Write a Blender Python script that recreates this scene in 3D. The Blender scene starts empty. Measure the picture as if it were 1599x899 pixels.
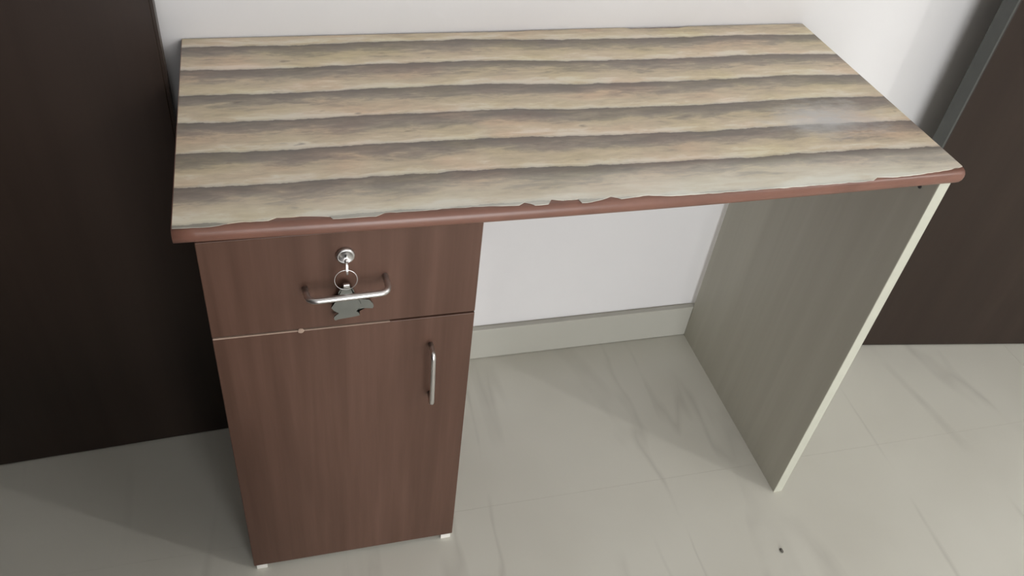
import bpy, bmesh, math, random
from math import pi, sin, cos
from mathutils import Vector

# ------------------------------------------------------------------ camera
scene = bpy.context.scene
COL = scene.collection
cam_d = bpy.data.cameras.new('camera')
cam = bpy.data.objects.new('camera', cam_d)
COL.objects.link(cam)
cam.location = (0.1182, -0.76, 1.3312)
cam.rotation_euler = (0.8366, -0.0847, -0.2361)
cam_d.sensor_width = 36.0
cam_d.lens = 1304.9 / 1599 * 36.0
cam_d.shift_x = 39.0 / 1599
cam_d.shift_y = 6.3 / 1599
cam_d.clip_start = 0.02
scene.camera = cam

# ------------------------------------------------------------------ world, exposure
world = bpy.data.worlds.new('world')
scene.world = world
world.use_nodes = True
world.node_tree.nodes['Background'].inputs['Color'].default_value = (0.8, 0.85, 1.0, 1)
world.node_tree.nodes['Background'].inputs['Strength'].default_value = 0.05
vs = scene.view_settings
vs.view_transform = 'Standard'
vs.look = 'None'
vs.gamma = 1.0
vs.use_curve_mapping = False
vs.exposure = 0.06

BULB_AT = (2.67, -1.48, 2.10)
BULB_WATTS = 28.0

# fill light added low behind the viewer, set in an unseen opening
FILL_WIN = (-0.08, 1.22, 0.04, 1.55)          # x0, x1, z0, z1 of the opening in the front wall
fill_l = bpy.data.lights.new('window_fill', 'AREA')
fill_l.shape = 'RECTANGLE'
fill_l.size, fill_l.size_y = FILL_WIN[1] - FILL_WIN[0], FILL_WIN[3] - FILL_WIN[2]
fill_l.energy = 50.0
fill_l.color = (0.97, 0.985, 1.0)
fill_o = bpy.data.objects.new('window_fill', fill_l)
COL.objects.link(fill_o)
fill_o.location = ((FILL_WIN[0] + FILL_WIN[1]) / 2, -2.66, (FILL_WIN[2] + FILL_WIN[3]) / 2)
fill_o.rotation_euler = (math.radians(90), 0, 0)

# ------------------------------------------------------------------ materials
def srgb(r, g, b):
    def f(c):
        c /= 255.0
        return c / 12.92 if c <= 0.04045 else ((c + 0.055) / 1.055) ** 2.4
    return (f(r), f(g), f(b), 1.0)

class NT:
    def __init__(self, name, rough=0.5, metallic=0.0, spec=0.5):
        self.m = bpy.data.materials.new(name)
        self.m.use_nodes = True
        self.t = self.m.node_tree
        self.b = self.t.nodes['Principled BSDF']
        self.b.inputs['Roughness'].default_value = rough
        self.b.inputs['Metallic'].default_value = metallic
        self.b.inputs['Specular IOR Level'].default_value = spec
        self._co = None
    def n(self, kind, **kw):
        nd = self.t.nodes.new(kind)
        for k, v in kw.items():
            setattr(nd, k, v)
        return nd
    def lk(self, a, b):
        self.t.links.new(a, b)
    def co(self):
        if not self._co:
            self._co = self.n('ShaderNodeTexCoord').outputs['Object']
        return self._co
    def mapping(self, scale=(1, 1, 1), rot=(0, 0, 0), loc=(0, 0, 0), src=None):
        mp = self.n('ShaderNodeMapping')
        mp.inputs['Scale'].default_value = scale
        mp.inputs['Rotation'].default_value = rot
        mp.inputs['Location'].default_value = loc
        self.lk(src or self.co(), mp.inputs['Vector'])
        return mp.outputs[0]
    def noise(self, vec, scale, detail=4, rough=0.55, dist=0.0):
        nd = self.n('ShaderNodeTexNoise')
        nd.inputs['Scale'].default_value = scale
        nd.inputs['Detail'].default_value = detail
        nd.inputs['Roughness'].default_value = rough
        nd.inputs['Distortion'].default_value = dist
        self.lk(vec, nd.inputs['Vector'])
        return nd.outputs['Fac']
    def ramp(self, fac, stops, interp='LINEAR'):
        r = self.n('ShaderNodeValToRGB')
        cr = r.color_ramp
        cr.interpolation = interp
        while len(cr.elements) < len(stops):
            cr.elements.new(0.5)
        for e, (p, c) in zip(cr.elements, stops):
            e.position = p
            e.color = c if len(c) == 4 else (*c, 1)
        self.lk(fac, r.inputs['Fac'])
        return r.outputs['Color']
    def math(self, op, a, b=None, c=None, clamp=False):
        m = self.n('ShaderNodeMath', operation=op, use_clamp=clamp)
        for i, v in enumerate((a, b, c)):
            if v is None:
                continue
            if isinstance(v, (int, float)):
                m.inputs[i].default_value = v
            else:
                self.lk(v, m.inputs[i])
        return m.outputs[0]
    def mix(self, fac, a, b, blend='MIX'):
        m = self.n('ShaderNodeMix', data_type='RGBA', blend_type=blend)
        for s, v in ((0, fac), (6, a), (7, b)):
            if isinstance(v, (int, float)):
                m.inputs[s].default_value = v
            elif isinstance(v, tuple):
                m.inputs[s].default_value = v
            else:
                self.lk(v, m.inputs[s])
        return m.outputs[2]
    def color(self, sock):
        if isinstance(sock, tuple):
            self.b.inputs['Base Color'].default_value = sock
        else:
            self.lk(sock, self.b.inputs['Base Color'])
    def rough(self, sock):
        self.lk(sock, self.b.inputs['Roughness'])
    def bump(self, h, strength=0.2, dist=0.001):
        b = self.n('ShaderNodeBump')
        b.inputs['Strength'].default_value = strength
        b.inputs['Distance'].default_value = dist
        self.lk(h, b.inputs['Height'])
        self.lk(b.outputs[0], self.b.inputs['Normal'])

def mat_paint():
    m = NT('white_wall_paint', 0.75, spec=0.25)
    f = m.noise(m.co(), 3.0, 4)
    m.color(m.ramp(f, [(0.3, (0.80, 0.785, 0.78)), (0.7, (0.83, 0.82, 0.815))]))
    m.bump(m.noise(m.co(), 120, 3), 0.15, 0.0006)
    return m.m

def mat_tile(name, vein=1.0, k=1.0):
    m = NT(name, 0.3, spec=0.35)
    # soft, cloudy body
    cl = m.noise(m.co(), 2.2, 3)
    body = m.ramp(cl, [(0.3, (0.615 * k, 0.60 * k, 0.525 * k)), (0.7, (0.685 * k, 0.675 * k, 0.60 * k))])
    # long thin veins, running mostly away from the room
    v = m.mapping(scale=(5.6, 1.0, 1.0), rot=(0, 0, -0.10))
    nz = m.noise(v, 1.0, 3, 0.5, 0.5)
    d = m.math('ABSOLUTE', m.math('SUBTRACT', nz, 0.5))
    line = m.math('SUBTRACT', 1.0, m.math('MULTIPLY', d, 26.0), clamp=True)
    brk = m.noise(m.mapping(scale=(3, 4, 1), loc=(4, 2, 0)), 1.3, 2)
    brk = m.math('MULTIPLY', m.math('SUBTRACT', brk, 0.40), 4.5, clamp=True)
    fac = m.math('MULTIPLY', m.math('MULTIPLY', line, brk), 0.27 * vein)
    m.color(m.mix(fac, body, (0.33, 0.315, 0.275, 1)))
    return m.m

def mat_grout():
    m = NT('tile_grout', 0.8)
    f = m.noise(m.co(), 60, 2)
    m.color(m.ramp(f, [(0.3, (0.56, 0.545, 0.48)), (0.7, (0.62, 0.605, 0.54))]))
    return m.m

def mat_wood(name, c1, c2, c3, rough, spec, scale=(46, 46, 1.6), streak=1.0):
    m = NT(name, rough, spec=spec)
    g = m.noise(m.mapping(scale=scale), 1.0, 5, 0.6, 0.15)
    big = m.noise(m.mapping(scale=(scale[0] * .16, scale[1] * .16, scale[2] * .35)), 1.0, 2)
    f = m.math('ADD', m.math('MULTIPLY', g, 0.6), m.math('MULTIPLY', big, 0.4))
    m.color(m.ramp(f, [(0.32, c1), (0.5, c2), (0.68, c3)]))
    m.bump(g, 0.08, 0.0005)
    return m.m

def mat_film():
    """printed sheet: rows of weathered half logs, dark on their far side"""
    m = NT('log_print_film', 0.42, spec=0.45)
    xyz = m.n('ShaderNodeSeparateXYZ')
    m.lk(m.co(), xyz.inputs[0])
    x, y = xyz.outputs['X'], xyz.outputs['Y']
    # wandering seams
    w1 = m.noise(m.mapping(scale=(3.2, 1.5, 1)), 1.0, 1)
    w2 = m.noise(m.mapping(scale=(30, 40, 1)), 1.0, 4, 0.65)
    yy = m.math('ADD', y, m.math('MULTIPLY', m.math('SUBTRACT', w1, 0.5), 0.020))
    yy = m.math('ADD', yy, m.math('MULTIPLY', m.math('SUBTRACT', w2, 0.5), 0.011))
    yy = m.math('ADD', yy, m.math('MULTIPLY', x, 0.013))
    ph = m.math('DIVIDE', m.math('SUBTRACT', 0.0785 + 0.0705 * 8, yy), 0.0705)
    fr = m.math('FRACT', ph)            # 0 just in front of a seam .. 1 just behind the next
    # blotchy weathering added to the log profile
    b1 = m.noise(m.mapping(scale=(11, 46, 1)), 1.0, 5, 0.6, 0.4)
    b2 = m.noise(m.mapping(scale=(30, 120, 1), loc=(3, 1, 0)), 1.0, 5, 0.68, 0.6)
    fw = m.math('ADD', fr, m.math('MULTIPLY', m.math('SUBTRACT', b1, 0.5), 1.05))
    fw = m.math('ADD', fw, m.math('MULTIPLY', m.math('SUBTRACT', b2, 0.5), 0.75))
    edge = m.math('LESS_THAN', fr, 0.02)
    col = m.ramp(fw, [(0.0, (0.240, 0.208, 0.180)), (0.18, (0.290, 0.249, 0.208)), (0.36, (0.385, 0.325, 0.258)),
                      (0.52, (0.560, 0.466, 0.336)), (0.80, (0.685, 0.580, 0.425)), (1.0, (0.79, 0.72, 0.60))])
    # keep the seam itself dark
    seam = m.ramp(fr, [(0.0, (0.74, 0.74, 0.74)), (0.10, (0.86, 0.86, 0.86)), (0.30, (1, 1, 1)), (0.92, (1, 1, 1)), (1.0, (0.70, 0.70, 0.70))])
    col = m.mix(1.0, col, seam, 'MULTIPLY')
    # tint patches: pinkish, yellowish
    t1 = m.noise(m.mapping(scale=(7, 14, 1), loc=(9, 5, 0)), 1.0, 2)
    tint = m.ramp(t1, [(0.3, (1.08, 0.98, 0.96)), (0.5, (1, 1, 1)), (0.7, (1.0, 1.01, 0.90))])
    col = m.mix(1.0, col, tint, 'MULTIPLY')
    # rare knots and nicks
    kn = m.noise(m.mapping(scale=(26, 60, 1), loc=(1.7, 6, 0)), 1.0, 2)
    knf = m.math('MULTIPLY', m.math('SUBTRACT', kn, 0.70), 9.0, clamp=True)
    col = m.mix(m.math('MULTIPLY', knf, 0.6), col, (0.13, 0.10, 0.085, 1))
    # pale bluish patch near the right end
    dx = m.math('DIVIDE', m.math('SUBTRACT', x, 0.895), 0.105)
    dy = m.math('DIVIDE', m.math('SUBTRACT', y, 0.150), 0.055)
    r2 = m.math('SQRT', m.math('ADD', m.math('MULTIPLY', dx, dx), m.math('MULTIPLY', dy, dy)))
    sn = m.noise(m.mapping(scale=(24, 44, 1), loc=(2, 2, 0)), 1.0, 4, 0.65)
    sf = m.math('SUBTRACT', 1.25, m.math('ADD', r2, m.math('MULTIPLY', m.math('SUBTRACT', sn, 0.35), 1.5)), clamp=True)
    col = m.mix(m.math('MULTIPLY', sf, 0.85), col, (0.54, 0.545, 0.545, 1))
    # paler strip towards the front edge, stronger to the right
    front_pale = m.math('MULTIPLY', m.math('SUBTRACT', 1.0, m.math('DIVIDE', y, 0.065), clamp=True), m.math('MULTIPLY', m.math('ADD', x, 0.25), 1.2, clamp=True))
    front_pale_n = m.math('MULTIPLY', front_pale, m.math('MULTIPLY', b1, 1.5), clamp=True)
    col = m.mix(front_pale_n, col, (0.84, 0.84, 0.75, 1))
    m.color(col)
    m.bump(b2, 0.12, 0.0006)
    m.rough(m.math('ADD', 0.36, m.math('MULTIPLY', b1, 0.14)))
    return m.m

def mat_plain(name, c, rough, metallic=0.0, spec=0.5, var=0.06, nscale=30):
    m = NT(name, rough, metallic, spec)
    f = m.noise(m.co(), nscale, 3)
    lo = tuple(v * (1 - var) for v in c[:3])
    hi = tuple(min(1, v * (1 + var)) for v in c[:3])
    m.color(m.ramp(f, [(0.3, lo), (0.7, hi)]))
    return m.m

def mat_laminate_grey():
    m = NT('grey_green_laminate', 0.45, spec=0.4)
    f = m.noise(m.mapping(scale=(30, 30, 1.2)), 1.0, 4, 0.6)
    m.color(m.ramp(f, [(0.3, (0.46, 0.445, 0.37)), (0.7, (0.52, 0.505, 0.425))]))
    return m.m

def mat_emit(name, col, strength):
    m = NT(name, 0.4)
    m.b.inputs['Base Color'].default_value = (0.9, 0.9, 0.9, 1)
    m.b.inputs['Emission Color'].default_value = col
    m.b.inputs['Emission Strength'].default_value = strength
    return m.m

def mat_glass():
    m = NT('fill_window_glass', 0.02)
    m.color(m.ramp(m.noise(m.co(), 2), [(0.3, (0.9, 0.95, 0.93)), (0.7, (0.93, 0.97, 0.95))]))
    m.b.inputs['Transmission Weight'].default_value = 1.0
    return m.m

M = dict(
    wall=mat_paint(),
    tile=mat_tile('veined_floor_tile'),
    skirt=mat_tile('skirting_tile', 0.3, 0.76),
    grout=mat_grout(),
    brown=mat_wood('walnut_laminate', (0.076, 0.038, 0.025), (0.104, 0.054, 0.037), (0.137, 0.073, 0.052), 0.45, 0.3),
    mould=mat_plain('brown_edge_moulding', (0.205, 0.098, 0.070), 0.33, spec=0.5, var=0.12, nscale=18),
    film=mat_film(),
    cream=mat_plain('cream_edge_band', (0.56, 0.56, 0.47), 0.5, var=0.03),
    lam=mat_laminate_grey(),
    door=mat_wood('dark_brown_veneer', (0.023, 0.0135, 0.0092), (0.030, 0.0185, 0.013), (0.038, 0.024, 0.0175), 0.42, 0.35, (20, 20, 0.8)),
    dooredge=mat_plain('grey_door_lipping', (0.07, 0.074, 0.068), 0.5, var=0.08),
    steel=mat_plain('brushed_steel', (0.72, 0.71, 0.70), 0.28, 1.0, var=0.04),
    dull=mat_plain('dull_grey_metal', (0.21, 0.215, 0.195), 0.45, 0.8, var=0.08),
    dark=mat_plain('dark_slot', (0.02, 0.02, 0.02), 0.5),
    chip=mat_plain('pale_edge_and_chip', (0.36, 0.26, 0.20), 0.8),
    plastic=mat_plain('white_plastic', (0.75, 0.75, 0.73), 0.4),
    speck=mat_plain('dark_grit', (0.16, 0.15, 0.125), 0.8),
    bulb=mat_emit('lit_bulb_glass', (1.0, 0.98, 0.95, 1), 6.0),
    foot=mat_plain('white_plastic_foot', (0.80, 0.78, 0.73), 0.5, var=0.03),
    glass=mat_glass(),
    spread=mat_plain('blocker_maroon_cloth', (0.10, 0.03, 0.03), 0.9, var=0.2, nscale=40),
)

# ------------------------------------------------------------------ mesh helpers
def link(name, bm, mat, parent=None, smooth=False, bevel=0.0, seg=2):
    me = bpy.data.meshes.new(name)
    bmesh.ops.recalc_face_normals(bm, faces=bm.faces)
    bm.to_mesh(me)
    bm.free()
    me.materials.append(mat)
    o = bpy.data.objects.new(name, me)
    COL.objects.link(o)
    if smooth:
        for p in me.polygons:
            p.use_smooth = True
    if bevel:
        md = o.modifiers.new('bevel', 'BEVEL')
        md.width = bevel
        md.segments = seg
        md.limit_method = 'ANGLE'
        md.angle_limit = 0.6
    if parent:
        o.parent = parent
    return o

def hexa(b, t, bm=None):
    """eight corners: four below, four above (same winding)"""
    bm = bm or bmesh.new()
    vb = [bm.verts.new(p) for p in b]
    vt = [bm.verts.new(p) for p in t]
    bm.faces.new(vb[::-1])
    bm.faces.new(vt)
    for i in range(4):
        j = (i + 1) % 4
        bm.faces.new((vb[i], vb[j], vt[j], vt[i]))
    return bm

def box(x0, x1, y0, y1, z0, z1, bm=None):
    return hexa([(x0, y0, z0), (x1, y0, z0), (x1, y1, z0), (x0, y1, z0)],
                [(x0, y0, z1), (x1, y0, z1), (x1, y1, z1), (x0, y1, z1)], bm)

def prism(pts, z0, z1, bm=None):
    bm = bm or bmesh.new()
    vb = [bm.verts.new((x, y, z0)) for x, y in pts]
    vt = [bm.verts.new((x, y, z1)) for x, y in pts]
    bm.faces.new(vb[::-1])
    bm.faces.new(vt)
    n = len(pts)
    for i in range(n):
        j = (i + 1) % n
        bm.faces.new((vb[i], vb[j], vt[j], vt[i]))
    return bm

def tube(path, r, seg=12, bm=None, closed=False):
    bm = bm or bmesh.new()
    P = [Vector(p) for p in path]
    n = len(P)
    rings = []
    prev = None
    for i in range(n):
        if closed:
            d = (P[(i + 1) % n] - P[i - 1]).normalized()
        else:
            d = (P[min(i + 1, n - 1)] - P[max(i - 1, 0)]).normalized()
        if prev is None:
            a = d.orthogonal().normalized()
        else:
            a = (prev - d * prev.dot(d)).normalized()
        prev = a
        b = d.cross(a)
        rr = r[i] if isinstance(r, (list, tuple)) else r
        rings.append([bm.verts.new(P[i] + (a * cos(2 * pi * k / seg) + b * sin(2 * pi * k / seg)) * rr) for k in range(seg)])
    m = n if closed else n - 1
    for i in range(m):
        A, B = rings[i], rings[(i + 1) % n]
        for k in range(seg):
            l = (k + 1) % seg
            bm.faces.new((A[k], A[l], B[l], B[k]))
    if not closed:
        bm.faces.new(rings[0][::-1])
        bm.faces.new(rings[-1])
    return bm

def lathe(prof, origin, axis, seg=28, bm=None):
    """profile of (distance along axis, radius)"""
    bm = bm or bmesh.new()
    ax = Vector(axis).normalized()
    a = ax.orthogonal().normalized()
    b = ax.cross(a)
    o = Vector(origin)
    rings = []
    for h, r in prof:
        rings.append([bm.verts.new(o + ax * h + (a * cos(2 * pi * k / seg) + b * sin(2 * pi * k / seg)) * max(r, 1e-5)) for k in range(seg)])
    for A, B in zip(rings, rings[1:]):
        for k in range(seg):
            l = (k + 1) % seg
            bm.faces.new((A[k], A[l], B[l], B[k]))
    bm.faces.new(rings[0][::-1])
    bm.faces.new(rings[-1])
    return bm

def arc_path(pts, rad, n=6):
    """polyline with rounded corners"""
    P = [Vector(p) for p in pts]
    out = [P[0]]
    for i in range(1, len(P) - 1):
        d0 = (P[i - 1] - P[i]).normalized()
        d1 = (P[i + 1] - P[i]).normalized()
        a, b = P[i] + d0 * rad, P[i] + d1 * rad
        for k in range(n + 1):
            t = k / n
            out.append(a * (1 - t) ** 2 + P[i] * 2 * t * (1 - t) + b * t * t)
    out.append(P[-1])
    return out

def empty(name, loc=(0, 0, 0)):
    o = bpy.data.objects.new(name, None)
    COL.objects.link(o)
    o.location = loc
    o.empty_display_size = 0.1
    return o

def tag(o, label, cat, group=None):
    o['label'] = label
    o['category'] = cat
    if group:
        o['group'] = group

def struct(o):
    o['kind'] = 'structure'
    return o

# ------------------------------------------------------------------ the room
WALL_Y = 0.4600           # face of the back wall
X0, X1, Y0, ZC = -1.52, 2.80, -2.70, 2.75
T = 0.12
struct(link('wall_back', box(X0 - T, X1 + T, WALL_Y, WALL_Y + T, -0.02, ZC), M['wall']))
struct(link('wall_left', box(X0 - T, X0, Y0, WALL_Y, -0.02, ZC), M['wall']))
struct(link('wall_right', box(X1, X1 + T, Y0, WALL_Y, -0.02, ZC), M['wall']))
bm = box(X0 - T, FILL_WIN[0], Y0 - T, Y0, -0.02, ZC)
box(FILL_WIN[1], X1 + T, Y0 - T, Y0, -0.02, ZC, bm)
box(FILL_WIN[0], FILL_WIN[1], Y0 - T, Y0, -0.02, FILL_WIN[2], bm)
box(FILL_WIN[0], FILL_WIN[1], Y0 - T, Y0, FILL_WIN[3], ZC, bm)
struct(link('wall_front', bm, M['wall']))
fw = 0.05
bm = box(FILL_WIN[0], FILL_WIN[0] + fw, Y0 - 0.09, Y0 - 0.03, FILL_WIN[2], FILL_WIN[3])
box(FILL_WIN[1] - fw, FILL_WIN[1], Y0 - 0.09, Y0 - 0.03, FILL_WIN[2], FILL_WIN[3], bm)
box(FILL_WIN[0] + fw, FILL_WIN[1] - fw, Y0 - 0.09, Y0 - 0.03, FILL_WIN[2], FILL_WIN[2] + fw, bm)
box(FILL_WIN[0] + fw, FILL_WIN[1] - fw, Y0 - 0.09, Y0 - 0.03, FILL_WIN[3] - fw, FILL_WIN[3], bm)
xm = (FILL_WIN[0] + FILL_WIN[1]) / 2
box(xm - 0.03, xm + 0.03, Y0 - 0.09, Y0 - 0.03, FILL_WIN[2] + fw, FILL_WIN[3] - fw, bm)
fill_win = struct(link('fill_window_1', bm, M['plastic']))  # added frame that houses the fill light, out of view
for xa, xb in ((FILL_WIN[0] + fw, xm - 0.03), (xm + 0.03, FILL_WIN[1] - fw)):
    link('pane', box(xa, xb, Y0 - 0.062, Y0 - 0.057, FILL_WIN[2] + fw, FILL_WIN[3] - fw), M['glass'], fill_win)
struct(link('ceiling', box(X0 - T, X1 + T, Y0 - T, WALL_Y + T, ZC, ZC + T), M['wall']))

# floor: grout bed with large tiles laid on it
floor = struct(link('floor', box(X0, X1, Y0, WALL_Y, -0.03, -0.0004), M['grout']))
TX, TY, G = 1.6, 0.8, 0.0003
jx, jy = 0.17 - 2 * TX, 0.074 - 4 * TY
i = 0
for a in range(5):
    for b in range(7):
        xa, xb = max(X0, jx + a * TX + G), min(X1, jx + (a + 1) * TX - G)
        ya, yb = max(Y0, jy + b * TY + G), min(WALL_Y, jy + (b + 1) * TY - G)
        if xb - xa < 0.02 or yb - ya < 0.02:
            continue
        link('floor_tile', box(xa, xb, ya, yb, -0.01, 0.0), M['tile'], floor)

# skirting tiles along the back wall
base = struct(link('baseboard_back', box(X0, X1, WALL_Y - 0.006, WALL_Y, 0.0, 0.085), M['grout']))
for a in range(5):
    xa, xb = max(X0, jx + a * TX + G), min(X1, jx + (a + 1) * TX - G)
    if xb > xa:
        link('skirting_tile', box(xa, xb, WALL_Y - 0.016, WALL_Y - 0.004, 0.0012, 0.0874), M['skirt'], base, bevel=0.0012)

# dark door leaves folded back in front of the wall, one on each side of the desk
def door_leaf(name, hinge, free, thick, edge_side):
    h, f = Vector((*hinge, 0)), Vector((*free, 0))
    d = (f - h).normalized()
    nrm = Vector((-d.y, d.x, 0))
    if nrm.y < 0:
        nrm = -nrm                      # thickness goes towards the wall
    z0, z1 = 0.003, 2.05
    def leaf(a, b, t0, t1):
        pa, pb = h + d * a, h + d * b
        c = [pa + nrm * t0, pb + nrm * t0, pb + nrm * t1, pa + nrm * t1]
        return hexa([(p.x, p.y, z0) for p in c], [(p.x, p.y, z1) for p in c])
    L = (f - h).length
    o = struct(link(name, leaf(0, L - 0.004, 0, thick), M['door'], bevel=0.0015))
    link('lipping', leaf(L - 0.004, L, 0.0006, thick - 0.0006), M['dooredge'] if edge_side else M['door'], o)
    for z in (0.3, 1.05, 1.8):
        bm = lathe([(0, 0.006), (0.1, 0.006)], (h.x - d.x * 0.004, h.y + thick + 0.004, z), (0, 0, 1), 12)
        link('hinge', bm, M['steel'], o, smooth=True)
    return o

def along(a, b, L):
    d = (Vector(b) - Vector(a)).normalized()
    return tuple(Vector(a) + d * L)

door_leaf('door_1', along((-0.0153, 0.337), (-0.4255, 0.3179), 0.80), (-0.0153, 0.337), 0.034, False)
door_leaf('door_2', along((1.350, 0.351), (1.8234, 0.2826), 0.78), (1.350, 0.351), 0.036, True)

# ------------------------------------------------------------------ tall unseen blocker added along the left wall to keep that side dim
wr = empty('wardrobe_blocker', (X0 + 0.01, -1.10, 0))
tag(wr, 'unseen tall dark brown blocker with three doors, added to darken the left side', 'wardrobe_blocker')
link('carcass', box(0, 0.54, -1.15, 1.15, 0.0, 2.10), M['door'], wr, bevel=0.002)
for k in range(3):
    ya = -1.15 + k * 2.3 / 3
    dd = link('blocker_door', box(0.541, 0.560, ya + 0.003, ya + 2.3 / 3 - 0.003, 0.06, 2.08), M['door'], wr, bevel=0.002)
    yh = ya + (0.07 if k else 0.69)
    link('handle', tube(arc_path([(0.560, yh, 0.98), (0.590, yh, 0.98), (0.590, yh, 1.12), (0.560, yh, 1.12)], 0.01, 5), 0.005, 10), M['steel'], dd, smooth=True)

# ------------------------------------------------------------------ low unseen blocker added beside it to shade the left floor
bed_blocker = empty('bed_blocker', (-0.40, -1.36, 0))
tag(bed_blocker, 'unseen low maroon blocker, added to shade the left floor', 'bed_blocker')
link('blocker_frame', box(-0.50, 0.50, -0.97, 0.95, 0.10, 0.30), M['door'], bed_blocker, bevel=0.006)
for sx in (-0.46, 0.46):
    for sy in (-0.92, 0.90):
        link('leg', box(sx - 0.03, sx + 0.03, sy - 0.03, sy + 0.03, 0.0, 0.10), M['door'], bed_blocker, bevel=0.003)
link('blocker_mattress', box(-0.49, 0.49, -0.95, 0.94, 0.30, 0.50), M['plastic'], bed_blocker, bevel=0.03, seg=4)
bm = box(-0.515, 0.515, -0.80, 0.965, 0.14, 0.525)
bm.faces.ensure_lookup_table()
link('blocker_cover', bm, M['spread'], bed_blocker, bevel=0.035, seg=4)
link('blocker_headboard', box(-0.52, 0.52, -1.01, -0.975, 0.05, 0.95), M['door'], bed_blocker, bevel=0.008)
link('blocker_pillow', box(-0.30, 0.30, -0.94, -0.62, 0.525, 0.62), M['plastic'], bed_blocker, bevel=0.045, seg=5)

# ------------------------------------------------------------------ lamps (out of frame)
wl = empty('wall_lamp', (X1, BULB_AT[1], BULB_AT[2]))
tag(wl, 'lit round bulb in a white holder on the right wall', 'lamp')
link('holder', lathe([(0, 0.045), (0.02, 0.045), (0.03, 0.025), (0.07, 0.022)], (0, 0, 0), (-1, 0, 0)), M['plastic'], wl, smooth=True)
bx_ = BULB_AT[0] - X1
bl_ = bpy.data.lights.new('bulb_light', 'POINT')
bl_.energy = BULB_WATTS
bl_.color = (1.0, 0.98, 0.95)
bl_.shadow_soft_size = 0.04
bl_o = bpy.data.objects.new('bulb_light', bl_)
COL.objects.link(bl_o)
bl_o.parent = wl
bl_o.location = (bx_ - 0.10, 0, 0)
link('bulb', lathe([(0.068, 0.018)] + [(-bx_ - 0.052 * cos(t), 0.052 * sin(t)) for t in [0.45 + k * (pi - 0.5) / 12 for k in range(13)]], (0, 0, 0), (-1, 0, 0)), M['bulb'], wl, smooth=True)

# ------------------------------------------------------------------ the desk
TW, TD, H, TT = 1.032, 0.4555, 0.750, 0.0205
ZB = H - TT
desk = empty('writing_desk', (0, 0, 0))
tag(desk, 'small brown desk with log-print top, locked drawer, cupboard and one panel leg', 'desk')

def front_y(x):                         # the front edge bows out by a few millimetres
    return -0.007 * sin(pi * max(0, min(1, x / TW))) - 0.001

# --- tabletop: board with half-round moulding along the front, rounded right corner
NS = 40
bm = bmesh.new()
prof = []                               # (outward offset, z) from top to bottom of the nosing
R_ = TT / 2
for k in range(9):
    a = pi / 2 - pi * k / 8
    prof.append((R_ * 0.75 * cos(a), H - R_ + R_ * sin(a)))
loop = []
for k in range(NS + 1):
    x = (TW - 0.014) * k / NS
    loop.append((Vector((x, front_y(x) + 0.008)), Vector((0, -1))))
for k in range(1, 7):
    a = -pi / 2 + pi / 2 * k / 6
    c = Vector((TW - 0.014, front_y(TW - .014) + 0.008 + 0.006))
    loop.append((c + Vector((cos(a), sin(a))) * 0.006, Vector((cos(a), sin(a)))))
loop.append((Vector((TW - 0.008, 0.06)), Vector((0.75, 0))))
loop.append((Vector((TW - 0.006, TD)), Vector((0.6, 0))))
rings = []
for p, nrm in loop:
    rings.append([bm.verts.new((p.x + nrm.x * o_, p.y + nrm.y * o_, z)) for o_, z in prof])
for A, B in zip(rings, rings[1:]):
    for k in range(len(prof) - 1):
        bm.faces.new((A[k], A[k + 1], B[k + 1], B[k]))
bt, bb = bm.verts.new((0, TD, H)), bm.verts.new((0, TD, ZB))
bm.faces.new([r[0] for r in rings] + [bt])
bm.faces.new(([r[-1] for r in rings] + [bb])[::-1])
bm.faces.new([r for r in rings[0]] + [bb, bt])
bm.faces.new([rings[-1][k] for k in range(len(prof))][::-1] + [bt, bb])
top = link('tabletop', bm, M['mould'], desk)
for p in top.data.polygons:
    p.use_smooth = len(p.vertices) == 4 and p.area < 0.003
top['label'] = 'brown board with glossy half-round front moulding'

# --- printed film glued on the top, torn along the front
FRONT = [(0.0012, 0.0045), (0.0423, 0.0026), (0.0707, 0.0070), (0.1028, 0.0060), (0.112, 0.0104), (0.1441, 0.0090), (0.1707, 0.0048),
         (0.173, 0.0004), (0.1944, -0.0002), (0.2217, -0.001), (0.2321, 0.0046), (0.2658, 0.0034), (0.3059, 0.0040), (0.3418, 0.003),
         (0.3908, -0.0005), (0.3987, 0.0045), (0.4064, 0.001), (0.41, -0.0028), (0.4268, -0.0025), (0.433, 0.0064), (0.447, 0.0025),
         (0.4659, 0.0030), (0.4684, -0.005), (0.4811, -0.0045), (0.4954, -0.0014), (0.5081, 0.0035), (0.5159, 0.0), (0.5198, -0.003),
         (0.5381, -0.0012), (0.5566, 0.0004), (0.5862, -0.0045), (0.6291, -0.0053), (0.6951, -0.0050), (0.7726, -0.0053), (0.8127, -0.0045),
         (0.8743, -0.004), (0.8842, 0.0022), (0.9136, -0.0005), (0.9395, 0.001), (0.9763, 0.0045), (1.0042, 0.0075), (1.0255, 0.0121)]
random.seed(4)
fr = []
for (xa, ya), (xb, yb) in zip(FRONT, FRONT[1:]):
    n = max(1, int((xb - xa) / 0.006))
    for k in range(n):
        t = k / n
        fr.append((xa + (xb - xa) * t, ya + (yb - ya) * t + (random.uniform(-.0006, .0006) if k else 0)))
fr.append(FRONT[-1])
BACK = [(1.0292, 0.4551), (0.8422, 0.4570), (0.8087, 0.4560), (0.7918, 0.4515), (0.7049, 0.4530), (0.6967, 0.4572), (0.6449, 0.4574),
        (0.5323, 0.4560), (0.5086, 0.4530), (0.3478, 0.4556), (0.001, 0.4568)]
bm = prism(fr + BACK, H + 0.00005, H + 0.0009)
bmesh.ops.triangulate(bm, faces=[f for f in bm.faces if len(f.verts) > 4])
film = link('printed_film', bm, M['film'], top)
film['label'] = 'peeling film printed with rows of weathered grey-brown logs'

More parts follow.
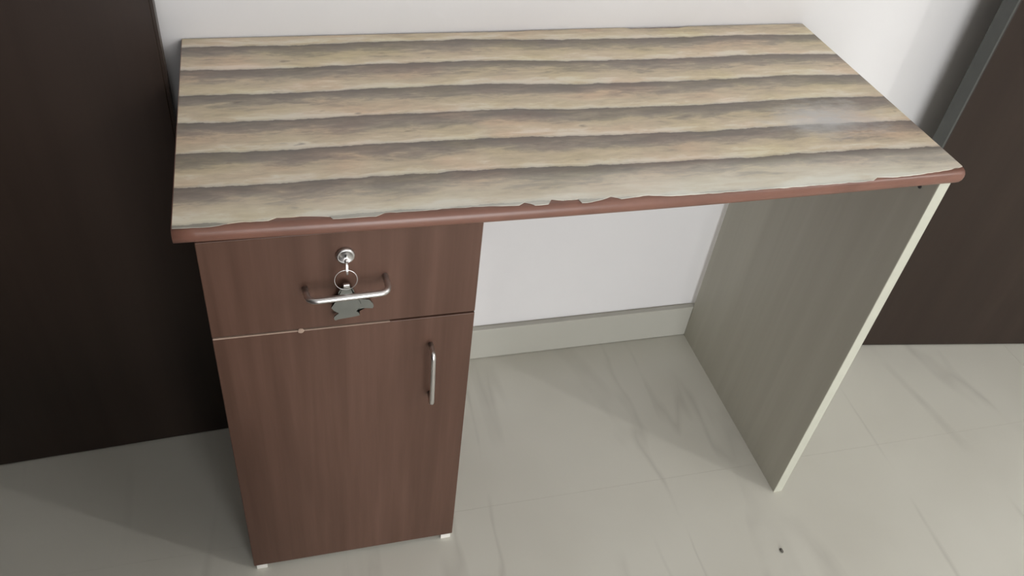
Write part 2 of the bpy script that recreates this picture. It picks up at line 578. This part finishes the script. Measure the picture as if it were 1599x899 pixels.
# --- cupboard under the left end; it leans back very slightly towards the floor
YF, LEAN = 0.004, 0.02 / 0.72
def fy(z):
    return YF + LEAN * (0.73 - z)
def xl(z):
    return 0.0157 + (0.0211 - 0.0157) * (z / 0.73)
def xr(z):
    return 0.3578 + (0.3512 - 0.3578) * (z / 0.73)
DT = 0.018                              # door and drawer front thickness
YBK = TD - 0.012

def side(x_of, z0, z1, inset, name, sgn):
    def c(z):
        a = x_of(z)
        b = a + sgn * 0.018
        lo, hi = min(a, b), max(a, b)
        y = fy(z) + DT + 0.0012
        return [(lo, y, z), (hi, y, z), (hi, YBK, z), (lo, YBK, z)]
    o = link(name, hexa(c(z0), c(z1)), M['brown'], desk)
    def e(z):
        a = x_of(z) + sgn * 0.0004
        b = a + sgn * 0.0172
        lo, hi = min(a, b), max(a, b)
        y = fy(z) + DT + 0.0012
        return [(lo, y - 0.0009, z), (hi, y - 0.0009, z), (hi, y, z), (lo, y, z)]
    link('edge_band', hexa(e(z0), e(z1)), M['cream'], o)
    return o
side(xl, 0.0115, ZB - 0.0005, 0, 'cabinet_side', 1)
side(xr, 0.0115, ZB - 0.0005, 0, 'cabinet_side', -1)
link('cabinet_bottom', box(xl(0.05) + 0.019, xr(0.05) - 0.019, fy(0.03) + DT + 0.006, YBK - 0.006, 0.02, 0.038), M['cream'], desk)
link('cabinet_back', box(xl(0.3) + 0.019, xr(0.3) - 0.019, YBK - 0.005, YBK, 0.02, ZB - 0.002), M['cream'], desk)
link('divider_rail', box(xl(0.57) + 0.019, xr(0.57) - 0.019, fy(0.57) + DT + 0.002, YBK - 0.006, 0.560, 0.576), M['cream'], desk)

def front_slab(z0l, z0r, z1, name):
    b = [(xl(z0l), fy(z0l), z0l), (xr(z0r), fy(z0r), z0r), (xr(z0r), fy(z0r) + DT, z0r), (xl(z0l), fy(z0l) + DT, z0l)]
    t = [(xl(z1), fy(z1), z1), (xr(z1), fy(z1), z1), (xr(z1), fy(z1) + DT, z1), (xl(z1), fy(z1) + DT, z1)]
    return link(name, hexa(b, t), M['brown'], desk, bevel=0.0012, seg=2)
drawer = front_slab(0.5750, 0.5750, ZB - 0.0012, 'drawer_front')
door = front_slab(0.0120, 0.0135, 0.5722, 'cupboard_door')
for xa in (xl(0) + 0.0036, xr(0) - 0.0206):
    link('foot', box(xa, xa + 0.0178, fy(0) + 0.0006, fy(0) + 0.034, 0.0, 0.0112), M['foot'], desk, bevel=0.0008)
# pale arris along the top of the door, with a chip
b = [(xl(.5722) + .001, fy(.5722) - 0.0002, 0.5714), (0.24, fy(.5722) - 0.0002, 0.5718), (0.24, fy(.5722) + .003, 0.5718), (xl(.5722) + .001, fy(.5722) + .003, 0.5714)]
t = [(x, y, z + (0.0022 if x < .1 else 0.0010)) for x, y, z in b]
w = link('pale_edge', hexa(b, t), M['chip'], door)
w['label'] = 'pale strip along the upper edge of the door'
bm = lathe([(0, 0.0042), (0.0008, 0.0036), (0.0012, 0.002)], (0.1272, fy(.5725) - 0.0001, 0.5722), (0, -1, 0), 9)
link('chip', bm, M['chip'], door)

# drawer handle: round steel bow
hl, hr = Vector((0.1362, fy(.644), 0.6445)), Vector((0.2332, fy(.6555), 0.6545))
bl, br_ = Vector((0.1385, -0.0230, 0.6488)), Vector((0.2345, -0.0225, 0.6518))
pth = arc_path([hl, bl, br_, hr], 0.012, 7)
link('handle', tube(pth, 0.0039, 14), M['steel'], drawer, smooth=True)
# door handle: the same bow set upright
dt, db = Vector((0.2955, fy(.52), 0.5210)), Vector((0.2990, fy(.42), 0.4180))
dto, dbo = Vector((0.2942, -0.0165, 0.5260)), Vector((0.2968, -0.0135, 0.4210))
link('handle', tube(arc_path([dt, dto, dbo, db], 0.010, 7), 0.0036, 14), M['steel'], door, smooth=True)

# drawer lock
lx, lz = 0.1857, 0.6935
ly = fy(lz)
o = link('lock', lathe([(0, 0.0112), (0.003, 0.0112), (0.0050, 0.0100), (0.0052, 0.0085), (0.0046, 0.0080), (0.0046, 0.0)], (lx, ly, lz), (0, -1, 0), 36), M['steel'], drawer)
for p in o.data.polygons:
    p.use_smooth = len(p.vertices) == 4
kc = Vector((lx, ly, lz))
link('keyway', box(lx - 0.0012, lx + 0.0012, ly - 0.0050, ly - 0.0044, lz - 0.005, lz + 0.003), M['dark'], drawer)

# --- the panel leg at the right end
px, pf, pt = 0.9962, 0.0071, 0.018
leg = link('panel_leg', box(px, px + pt, pf, WALL_Y - 0.0175, 0.0, ZB - 0.0004), M['lam'], desk)
leg['label'] = 'grey-green laminated board with a cream front edge'
link('edge_band', box(px + 0.0003, px + pt - 0.0003, pf - 0.0012, pf, 0.0, ZB - 0.0006), M['cream'], leg)
link('edge_band', box(px + 0.0003, px + pt - 0.0003, WALL_Y - 0.0175, WALL_Y - 0.0167, 0.0, ZB - 0.0006), M['cream'], leg)
link('screw', lathe([(0, 0.0036), (0.0012, 0.0032), (0.0018, 0.0018)], (px, 0.0345, 0.7045), (-1, 0, 0), 14), M['dark'], leg, smooth=True)

# ------------------------------------------------------------------ keys hanging in the lock
keys = empty('key_bunch', (lx, ly - 0.005, lz))
tag(keys, 'key in the drawer lock with wire ring and flat grey metal fob', 'keys')
def kp(p):
    return Vector(p) - Vector((lx, ly - 0.005, lz))
def plate(outline, y_mid, thick, name, mat, hole=None):
    """flat plate, outline in x and z"""
    bm = bmesh.new()
    vf = [bm.verts.new(kp((x, y_mid - thick / 2, z))) for x, z in outline]
    vb = [bm.verts.new(kp((x, y_mid + thick / 2, z))) for x, z in outline]
    bm.faces.new(vf)
    bm.faces.new(vb[::-1])
    n = len(outline)
    for k in range(n):
        l = (k + 1) % n
        bm.faces.new((vf[k], vf[l], vb[l], vb[k]))
    bmesh.ops.triangulate(bm, faces=[f for f in bm.faces if len(f.verts) > 4])
    return link(name, bm, mat, keys)
# key: shank into the lock, flat bow standing out and turned down
bm = tube([kp((lx, ly - 0.0042, lz - .001)), kp((lx, ly - 0.013, lz - 0.0015))], 0.0024, 10)
k_ = link('key', bm, M['steel'], keys, smooth=True)
bow = [(lx + 0.0052 * cos(a) * (1.0 if sin(a) > 0 else 1.15), 0, lz - 0.0095 + 0.0095 * sin(a)) for a in [2 * pi * q / 20 for q in range(20)]]
bm = bmesh.new()
A = [bm.verts.new(kp((lx - 0.0010, ly - 0.014 - (x - lx) * 1.0, z))) for x, _, z in bow]
B = [bm.verts.new(kp((lx + 0.0010, ly - 0.014 - (x - lx) * 1.0, z))) for x, _, z in bow]
bm.faces.new(A)
bm.faces.new(B[::-1])
for q in range(20):
    r_ = (q + 1) % 20
    bm.faces.new((A[q], A[r_], B[r_], B[q]))
link('key_bow', bm, M['steel'], keys)
# ring
rc = Vector((lx - 0.0012, ly - 0.0115, lz - 0.0300))
ring = [kp(rc + Vector((0.0135 * cos(a), 0.0025 * sin(a) , 0.0132 * sin(a)))) for a in [2 * pi * q / 40 for q in range(40)]]
link('ring', tube(ring, 0.00045, 8, closed=True), M['steel'], keys, smooth=True)
# clip between ring and fob
fy_ = ly - 0.0090
link('clip', box(0.1808 - lx, 0.1890 - lx, -0.0072, -0.0030, 0.6500 - lz, 0.6560 - lz), M['steel'], keys, bevel=0.001)
FOB = [(0.1812, 0.6520), (0.1888, 0.6515), (0.1892, 0.6480), (0.1925, 0.6455), (0.1940, 0.6420), (0.1938, 0.6357), (0.1940, 0.6314), (0.1992, 0.6268),
       (0.2023, 0.6192), (0.1998, 0.6128), (0.1958, 0.6078), (0.1989, 0.6051), (0.2004, 0.6008), (0.1960, 0.5996), (0.1885, 0.5987), (0.1742, 0.5973),
       (0.1700, 0.5958), (0.1684, 0.5975), (0.1686, 0.6020), (0.1745, 0.6075), (0.1690, 0.6120), (0.1655, 0.6177), (0.1712, 0.6268), (0.1750, 0.6339),
       (0.1752, 0.6420), (0.1770, 0.6460), (0.1809, 0.6490)]
plate(FOB, fy(.62) - 0.0100, 0.0018, 'fob', M['dull'])
FOB2 = [(0.1930, 0.6270), (0.2125, 0.6220), (0.2170, 0.6150), (0.2180, 0.6105), (0.2165, 0.6072), (0.2074, 0.6088), (0.2011, 0.6085), (0.1994, 0.6042), (0.1930, 0.6060)]
plate(FOB2, fy(.61) - 0.0070, 0.0016, 'fob_charm', M['dull'])

# ------------------------------------------------------------------ grit on the floor
bm = bmesh.new()
bmesh.ops.create_icosphere(bm, subdivisions=2, radius=0.0035)
for v in bm.verts:
    v.co = Vector((v.co.x * 0.8, v.co.y * 1.5, v.co.z * 0.5 + 0.0016)) * (1 + 0.2 * sin(v.co.x * 3000))
g = link('floor_grit', bm, M['speck'], smooth=True)
g.location = (0.9478, -0.1149, 0.0)
tag(g, 'tiny dark crumb lying on the pale floor tiles', 'crumb')
